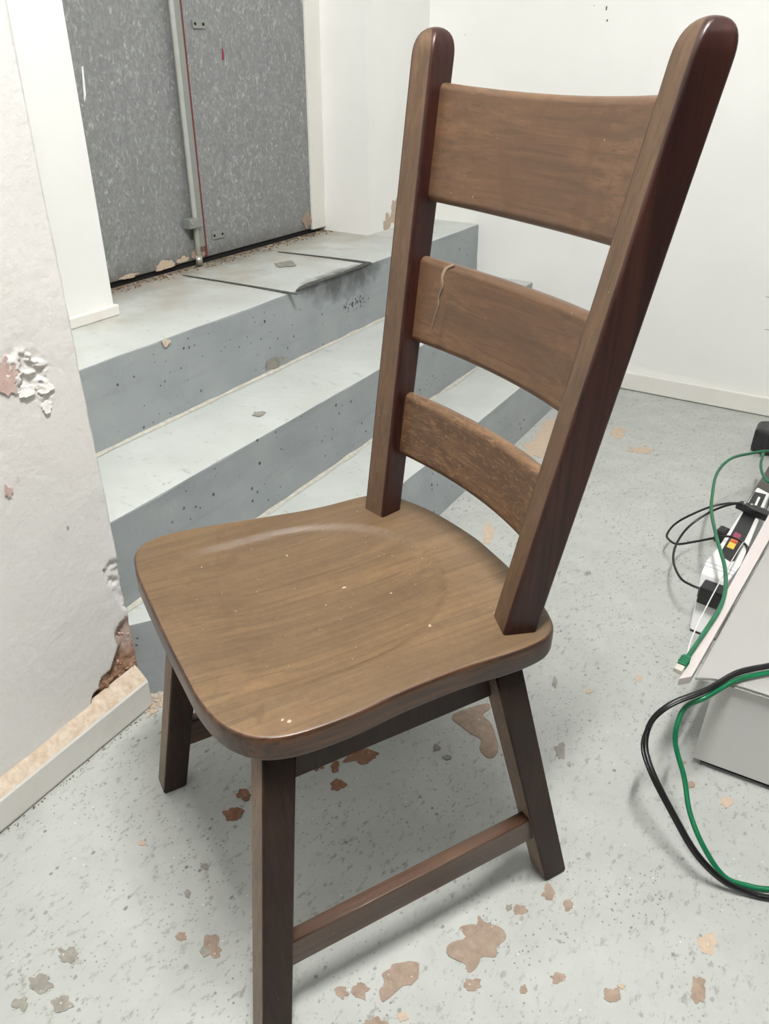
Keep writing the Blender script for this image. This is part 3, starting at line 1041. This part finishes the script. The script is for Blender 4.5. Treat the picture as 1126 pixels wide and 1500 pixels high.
for s in (1, -1):
    fa, fb = (s * 0.2104, -0.1653), (s * 0.1427, -0.1055)
    ra, rb = (s * 0.1986, 0.2646), (s * 0.1663, 0.1508)
    leg(at(fa, fb, 0.0), at(fa, fb, ZL))
    leg(at(ra, rb, 0.0), at(ra, rb, ZL))
    # side stretcher between front and rear leg
    rings = []
    for t in (0, 0.33, 0.66, 1):
        y = -0.135 + (0.225 + 0.135) * t
        rings.append([(s * 0.1926 + x, y, 0.1152 + z) for x, z in rrect(0.0088, 0.0224, 0.0022, 2)])
    loft('stretcher', rings, M['wood_y'], chair)
    # rail under the seat
    rings = []
    for t in (0, 0.5, 1):
        y = -0.105 + (0.175 + 0.105) * t
        rings.append([(s * 0.157 + x, y, 0.3835 + z) for x, z in rrect(0.0100, 0.0285, 0.002, 2)])
    loft('seat_rail', rings, M['wood_leg'], chair)


def post(s, bx, by, px, py, zt, a0, b0, a1, b1, yaw):
    A, B = Vector((s * bx, by, ZS)), Vector((s * px, py, zt))
    rings = []
    cy_, sy_ = math.cos(yaw), math.sin(yaw)
    L = (B - A).length
    hc = 0.034
    ts = [-0.010 / L] + [i / 14 for i in range(0, 14)]
    ts = [t for t in ts if t * L < L - hc - 0.005]
    dome = [L - hc + hc * u for u in (0, 0.15, 0.3, 0.45, 0.6, 0.72, 0.82, 0.9, 0.95, 0.985, 1.0)]
    for i, t in enumerate(ts + [d / L for d in dome]):
        p = A.lerp(B, t)
        k = 1.0
        if i >= len(ts):
            u = (t * L - (L - hc)) / hc
            k = max(0.002, (1 - u ** 2.7)) ** (1 / 2.7)
        tt = min(1, max(0, t))
        a, b = (a0 + (a1 - a0) * tt) * k, (b0 + (b1 - b0) * tt) * k
        rr = 0.0040 + 0.004 * (1 - k)
        ring = []
        for x, y in rrect(a, b, min(rr, a * 0.9, b * 0.9), 3):
            ring.append((p.x + cy_ * x - sy_ * y, p.y + sy_ * x + cy_ * y, p.z))
        rings.append(ring)
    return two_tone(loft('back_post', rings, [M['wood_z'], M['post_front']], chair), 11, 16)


NEARP = (0.1525, 0.1891, 0.1924, 0.2871, 1.0330, 0.0199, 0.0199, 0.0194, 0.0189, -0.3347)
FARP = (0.1517, 0.1839, 0.2093, 0.2837, 1.0350, 0.0194, 0.0184, 0.0180, 0.0204, 0.2481)
post(1, *NEARP)
post(-1, *FARP)


def slat(z0, z1, bow, m, sag=0.0, crown=0.0):
    n = 28
    th = 0.0105

    def pp(P, s, z):
        t = (z - ZS) / (P[4] - ZS)
        return Vector((s * (P[0] + (P[2] - P[0]) * t), P[1] + (P[3] - P[1]) * t, z))

    nb = Vector((0, 0.985, -0.165)).normalized()     # away from the sitter
    rings = []
    for i in range(n + 1):
        t = i / n
        lo = pp(FARP, -1, z0).lerp(pp(NEARP, 1, z0), t)
        hi = pp(FARP, -1, z1).lerp(pp(NEARP, 1, z1), t)
        arc = 4 * t * (1 - t)
        off = nb * (bow * arc + 0.0095)
        lo, hi = lo + off, hi + off
        hi.z += -sag * arc
        lo.z += crown * arc
        up = (hi - lo)
        h = up.length / 2
        up.normalize()
        mid = (hi + lo) / 2
        rings.append([mid + nb * x + up * y for x, y in rrect(th, h, 0.0092, 6)])
    return loft('back_slat', rings, m, chair)


sl1 = slat(0.851, 0.981, 0.027, M['wood_x'], sag=0.004)
sl2 = slat(0.681, 0.787, 0.027, M['wood_x'])
sl3 = slat(0.5265, 0.613, 0.027, M['wood_x_fleck'])
# dusty web hanging over the middle slat
W_ = [(-0.0875, 0.2420, 0.790), (-0.0830, 0.2290, 0.7885), (-0.0800, 0.2222, 0.780), (-0.0770, 0.2212, 0.770), (-0.0815, 0.2195, 0.757), (-0.0795, 0.2178, 0.747), (-0.0830, 0.2155, 0.732), (-0.0845, 0.2130, 0.718)]
tube('cobweb', [(x, y, z) for x, y, z in W_], lambda t: 0.0021 * (1 - 0.75 * t) + 0.0004, M['web'], chair)

# chips of paint and grit lying on the seat
sp = []
for (x, y, r) in ((-0.02, 0.055, 0.0024), (0.02, 0.10, 0.0016), (0.0, 0.02, 0.0013), (0.17, -0.10, 0.0022), (0.165, -0.105, 0.0018), (0.11, 0.10, 0.0018), (-0.12, 0.02, 0.0013), (-0.14, -0.09, 0.0014)):
    u = (x + 0.022) / 0.150
    v = (y + 0.02) / (0.198 if y > -0.02 else 0.75)
    r_ = (abs(u) ** 2.3 + abs(v) ** 2.3) ** (1 / 2.3)
    f = max(0.0, 1 - r_ ** 3) ** 0.9 + 0.42 * min(1.0, max(0.0, (1 - r_) / 0.03))
    fd = min(1, max(0, (y + 0.172) / 0.14)); fd = fd * fd * (3 - 2 * fd)
    sp.append((x, y, ZS - 0.0100 * f * fd, r))
for i in range(45):
    x, y = random.uniform(-0.17, 0.15), random.uniform(-0.14, 0.2)
    u = (x + 0.022) / 0.150
    v = (y + 0.02) / (0.198 if y > -0.02 else 0.75)
    r_ = (abs(u) ** 2.3 + abs(v) ** 2.3) ** (1 / 2.3)
    f = max(0.0, 1 - r_ ** 3) ** 0.9 + 0.42 * min(1.0, max(0.0, (1 - r_) / 0.03))
    fd = min(1, max(0, (y + 0.172) / 0.14)); fd = fd * fd * (3 - 2 * fd)
    sp.append((x, y, ZS - 0.0100 * f * fd, random.uniform(0.0003, 0.0007)))
crumbs('seat_grit', chair, sp, M['grit'])

# ------------------------------------------------------------------ white cabinet at the right
cab = empty('low_cabinet', (0.875, 0.36, 0))
tag(cab, 'low pale grey cabinet on black plinth with raised left rim', 'cabinet')


def rel(pl, o):
    return [(p[0] - o[0], p[1] - o[1]) for p in pl]


CO = (0.875, 0.36)
prism('plinth', rel([(0.887, 0.372), (1.6, 0.392), (1.6, 1.25), (0.967, 1.25)], CO), 0.0, 0.014, M['black_gap'], cab)


prism('front_panel', rel([(0.875, 0.360), (1.6, 0.384), (1.6, 0.402), (0.877, 0.378)], CO), 0.013, 0.186, M['cabinet'], cab, 0.0015)
prism('carcass', rel([(0.879, 0.379), (1.6, 0.400), (1.6, 1.25), (0.962, 1.25)], CO), 0.013, 0.185, M['cabinet'], cab)
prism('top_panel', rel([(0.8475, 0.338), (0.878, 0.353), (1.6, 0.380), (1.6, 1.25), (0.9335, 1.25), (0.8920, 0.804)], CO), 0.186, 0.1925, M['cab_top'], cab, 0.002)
prism('side_rim', rel([(0.8275, 0.312), (0.8430, 0.328), (0.8885, 0.804), (0.9300, 1.25), (0.9090, 1.25), (0.8750, 0.915), (0.8600, 0.727)], CO), 0.186, 0.2, M['rim'], cab, 0.0012)

# ------------------------------------------------------------------ power strip and the leads
ps = empty('power_strip', (0.82, 0.80, 0))
tag(ps, 'white power strip with a black and flame coloured sticker', 'power strip')
PO = (0.82, 0.80)
body_top = [(0.789, 0.753), (0.841, 0.746), (0.853, 0.82), (0.8615, 1.18), (0.831, 1.20), (0.802, 0.87), (0.790, 0.80)]
body_bot = [(0.7970, 0.713), (0.8500, 0.706), (0.860, 0.82), (0.868, 1.18), (0.828, 1.20), (0.802, 0.87), (0.793, 0.79)]
prism('body', rel(body_bot, PO), 0.006, 0.120, M['white_plastic'], ps, 0.003, top=rel(body_top, PO))
prism('foot', rel([(0.799, 0.716), (0.848, 0.710), (0.862, 1.17), (0.832, 1.18)], PO), 0.0, 0.007, M['black_plastic'], ps)
lab = [(0.8087, 0.8390), (0.8331, 0.8213), (0.8395, 0.8310), (0.8472, 0.9732), (0.8549, 1.1654), (0.8293, 1.1655), (0.8133, 0.9069)]
prism('sticker', rel(lab, PO), 0.1195, 0.1222, M['black_plastic'], ps)
prism('sticker_flame', rel([(0.8158, 0.8742), (0.8300, 0.8705), (0.8317, 0.8932), (0.8181, 0.9007)], PO), 0.122, 0.1228, M['yellow'], ps)
prism('sticker_flame', rel([(0.8181, 0.9007), (0.8317, 0.8932), (0.8334, 0.917), (0.8199, 0.925)], PO), 0.122, 0.1228, M['orange'], ps)
prism('sticker_flame', rel([(0.8199, 0.925), (0.8334, 0.917), (0.8352, 0.9401), (0.8214, 0.9481)], PO), 0.122, 0.1228, M['sticker_pink'], ps)
prism('sticker_bar', rel([(0.8385, 1.09), (0.8435, 1.089), (0.8455, 1.142), (0.8405, 1.143)], PO), 0.122, 0.1228, M['white_plastic'], ps)
for yy in (0.781, 0.797):
    prism('seam', rel([(0.7895, yy), (0.847, yy - 0.008), (0.847, yy - 0.0065), (0.7895, yy + 0.0015)], PO), 0.1190, 0.1204, flat('seam_grey', rgb(176, 176, 176), 0.6), ps)

pl = empty('power_plug', (0.818, 0.745, 0.05))
tag(pl, 'black plug in the front of the white power strip', 'plug')
prism('plug_body', [(-0.022, -0.031), (0.022, -0.037), (0.026, 0.0), (-0.018, 0.006)], 0.022, 0.060, M['black_plastic'], pl, 0.003)
prism('plug_rib', [(-0.024, -0.022), (-0.021, -0.022), (-0.017, -0.004), (-0.020, -0.004)], 0.030, 0.052, M['dark_plastic'], pl, 0.001)

THINA = [(0.8020,0.7400,0.0900),(0.7776,0.7431,0.0900),(0.7520,0.7666,0.0850),(0.7249,0.8296,0.0800),(0.7150,0.8995,0.0800),(0.7255,0.9558,0.1000),(0.7589,0.9944,0.1300),(0.7996,1.0422,0.1400),(0.8338,1.0557,0.1360),(0.8518,1.0588,0.1300)]
THINB = [(0.8610,0.8700,0.1050),(0.8552,0.8869,0.1240),(0.8435,0.8957,0.1300),(0.8235,0.8965,0.1350),(0.8039,0.8910,0.1350),(0.7540,0.9028,0.1000),(0.7150,0.9211,0.0700),(0.6911,0.9485,0.0600),(0.6828,0.9711,0.0600),(0.6899,1.0061,0.0700),(0.7169,1.0107,0.1000),(0.7601,1.0276,0.1300),(0.8057,1.0496,0.1400),(0.8405,1.0490,0.1360),(0.8567,1.0439,0.1300)]
c1 = tube('power_lead', THINA, 0.0026, M['black_cable'])
tag(c1, 'thin black lead curving from black plug to sticker', 'cable')
c2 = tube('power_lead', THINB, 0.0026, M['black_cable'])
tag(c2, 'thin black lead in a wide loop left of power strip', 'cable')
ap = empty('cable_clip', (0.842, 1.05, 0.122))
tag(ap, 'black plug lying across the sticker of the power strip', 'plug')
prism('clip_body', [(-0.040, 0.005), (0.018, -0.016), (0.040, -0.028), (0.046, -0.012), (0.022, 0.012), (-0.030, 0.024)], 0.0, 0.016, M['black_plastic'], ap, 0.003)
prism('clip_prong', [(0.020, -0.012), (0.054, -0.042), (0.060, -0.034), (0.026, 0.0)], 0.003, 0.013, M['dark_plastic'], ap, 0.002)
for dx in (-0.022, -0.008):
    tube('pin', [(dx, 0.012, 0.014), (dx, 0.012, 0.0185)], 0.003, M['rod'], ap, sub=1, n=8)

ETH = [(0.8656,1.3980,0.0700),(0.8480,1.3760,0.1300),(0.8295,1.3563,0.1500),(0.7938,1.2963,0.1600),(0.7569,1.2140,0.1700),(0.7429,1.1166,0.1700),(0.7540,0.9994,0.1700),(0.7686,0.9132,0.1700),(0.7996,0.7920,0.1800),(0.8309,0.6810,0.1900),(0.8463,0.5862,0.2000),(0.8478,0.5173,0.2065),(0.8399,0.4488,0.2060),(0.8320,0.3897,0.2055),(0.8275,0.3563,0.2055)]
eth = empty('network_cable', (0.8275, 0.3563, 0.2055))
tag(eth, 'green network cable with clear plug on the cabinet rim', 'cable')
tube('cord', ETH, 0.0036, M['green_cable'], eth, loc=(0.8275, 0.3563, 0.2055))
d_ = Vector((-0.0060, -0.0390, 0)).normalized()
n_ = Vector((-d_.y, d_.x, 0))


def oriented(name, a0, a1, hw, z0, z1, m, parent, bev=0.0008):
    p = [d_ * a0 - n_ * hw, d_ * a1 - n_ * hw * 1.1, d_ * a1 + n_ * hw * 1.1, d_ * a0 + n_ * hw]
    return prism(name, [(q.x, q.y) for q in p], z0, z1, m, parent, bev)


oriented('plug_boot', -0.003, 0.022, 0.0058, -0.0045, 0.006, M['green_cable'], eth)
oriented('plug_tip', 0.022, 0.036, 0.0060, -0.0040, 0.004, M['clear'], eth)
for k in range(3):
    oriented('boot_rib', 0.002 + 0.006 * k, 0.0045 + 0.006 * k, 0.0066, -0.0045, 0.0068, M['green_cable'], eth, 0.0004)

GL = [(0.8120, 1.4300, 0.10), (0.8156, 1.4159, 0.1200), (0.8202, 1.3346, 0.1200), (0.8329, 1.2763, 0.1200), (0.8516, 1.2412, 0.1200), (0.8833, 1.2857, 0.1000), (0.9, 1.36, 0.06)]
tag(tube('network_cable', GL, 0.0036, M['green_cable']), 'short green cable loop beyond the white power strip', 'cable')

THK = [(1.22,0.62,0.194),(1.10,0.56,0.195),(1.02,0.485,0.198),(0.9574,0.4218,0.2080),(0.9379,0.4022,0.2080),(0.9009,0.3663,0.2050),(0.8683,0.3061,0.2030),(0.8307,0.2663,0.1900),(0.8111,0.2437,0.1650),(0.8122,0.2178,0.1400),(0.8322,0.1916,0.1200),(0.8732,0.1669,0.0850),(0.9171,0.1464,0.0500),(0.9596,0.1473,0.0200),(0.9964,0.1573,0.0070),(1.0185,0.1642,0.0055),(1.0549,0.1790,0.0055),(1.1019,0.2309,0.0055),(1.22,0.27,0.0055),(1.45,0.20,0.0055),(1.85,0.05,0.0055)]
tag(tube('power_lead', THK, 0.0042, M['black_cable'], n=12), 'thick black cable arching from the cabinet top to floor', 'cable')
TK2 = [(a + 0.0006, b - 0.0045, c) for a, b, c in THK[:9]] + [(a - 0.0040, b - 0.0016, c) for a, b, c in THK[9:11]] + [(a - 0.0024, b - 0.0020, max(0.0035, c - 0.001)) for a, b, c in THK[11:]]
tag(tube('power_lead', TK2, 0.0024, M['black_cable'], n=10), 'thinner black cable running alongside the thick black cable', 'cable')
GR = [(1.22,0.570,0.192),(1.10,0.515,0.192),(1.02,0.455,0.196),(0.9630,0.4156,0.1995),(0.9421,0.3976,0.1995),(0.9036,0.3568,0.1990),(0.8705,0.2979,0.1960),(0.8486,0.2869,0.1750),(0.8440,0.2671,0.1550),(0.8495,0.2512,0.1300),(0.8741,0.2277,0.0950),(0.8941,0.1980,0.0650),(0.9235,0.1732,0.0380),(0.9592,0.1610,0.0120),(0.9918,0.1690,0.0050),(1.0175,0.1790,0.0050),(1.0530,0.2031,0.0050),(1.0920,0.2573,0.0050),(1.20,0.30,0.0050),(1.42,0.25,0.0050),(1.80,0.12,0.0050)]
tag(tube('network_cable', GR, 0.0038, M['green_cable'], n=12), 'green cable hanging from cabinet front and curving over floor', 'cable')

tag(tube('white_cord', [(0.8455,0.905,0.1235),(0.8426,0.8554,0.1450),(0.8306,0.6323,0.1780),(0.8240,0.43,0.2020),(0.8290,0.345,0.2020)], 0.0011, M['white_cord'], n=8), 'thin straight white cord stretched from strip to cabinet rim', 'cord')

# black adaptor and charcoal power brick beyond the strip
ad = empty('power_adaptor', (0.803, 1.725, 0))
tag(ad, 'black chunky power adaptor near the right wall', 'adaptor')
prism('case', [(-0.035, -0.045), (0.010, -0.060), (0.05, -0.035), (0.05, 0.045), (0.01, 0.06), (-0.035, 0.030)], 0.0, 0.075, M['black_plastic'], ad, 0.012, seg=3)
prism('end_cap', [(0.048, -0.030), (0.075, -0.030), (0.075, 0.035), (0.048, 0.035)], 0.01, 0.065, M['white_plastic'], ad, 0.004)
bk = empty('power_brick', (0.845, 1.32, 0))
tag(bk, 'long charcoal power brick lying beyond the white strip', 'adaptor')
prism('case', [(-0.030, -0.09), (0.012, -0.095), (0.030, 0.20), (-0.008, 0.20)], 0.0, 0.055, M['dark_plastic'], bk, 0.004)
prism('end_cap', [(-0.034, -0.115), (0.006, -0.118), (0.012, -0.09), (-0.030, -0.088)], 0.0, 0.050, M['black_plastic'], bk, 0.006)
ft = prism('foot', [(-0.075, -0.22), (-0.050, -0.23), (-0.040, -0.19), (-0.066, -0.18)], 0.0, 0.03, M['black_plastic'], None, 0.006)
ft.name = 'rubber_stopper'
ft.location = (0.845, 1.32, 0)
tag(ft, 'small black rubber stopper on floor left of the strip', 'stopper')

# ------------------------------------------------------------------ ceiling fittings, the middle one added around the fill light
M['lamp'] = flat('lamp_casing', rgb(235, 235, 235), 0.4)
for (x, y, hx, hy, lab_) in ((0.84, -0.30, 0.10, 0.70, 'white ceiling lamp casing above the chair'), (0.55, -2.30, 0.64, 0.20, 'white casing of an added fill light behind the camera'), (2.40, 0.20, 0.15, 0.64, 'white ceiling lamp casing above the cabinet')):
    o = box('ceiling_casing', x - hx, x + hx, y - hy, y + hy, CEIL - 0.065, CEIL, M['lamp'], None, 0.006)
    tag(o, lab_, 'lamp')
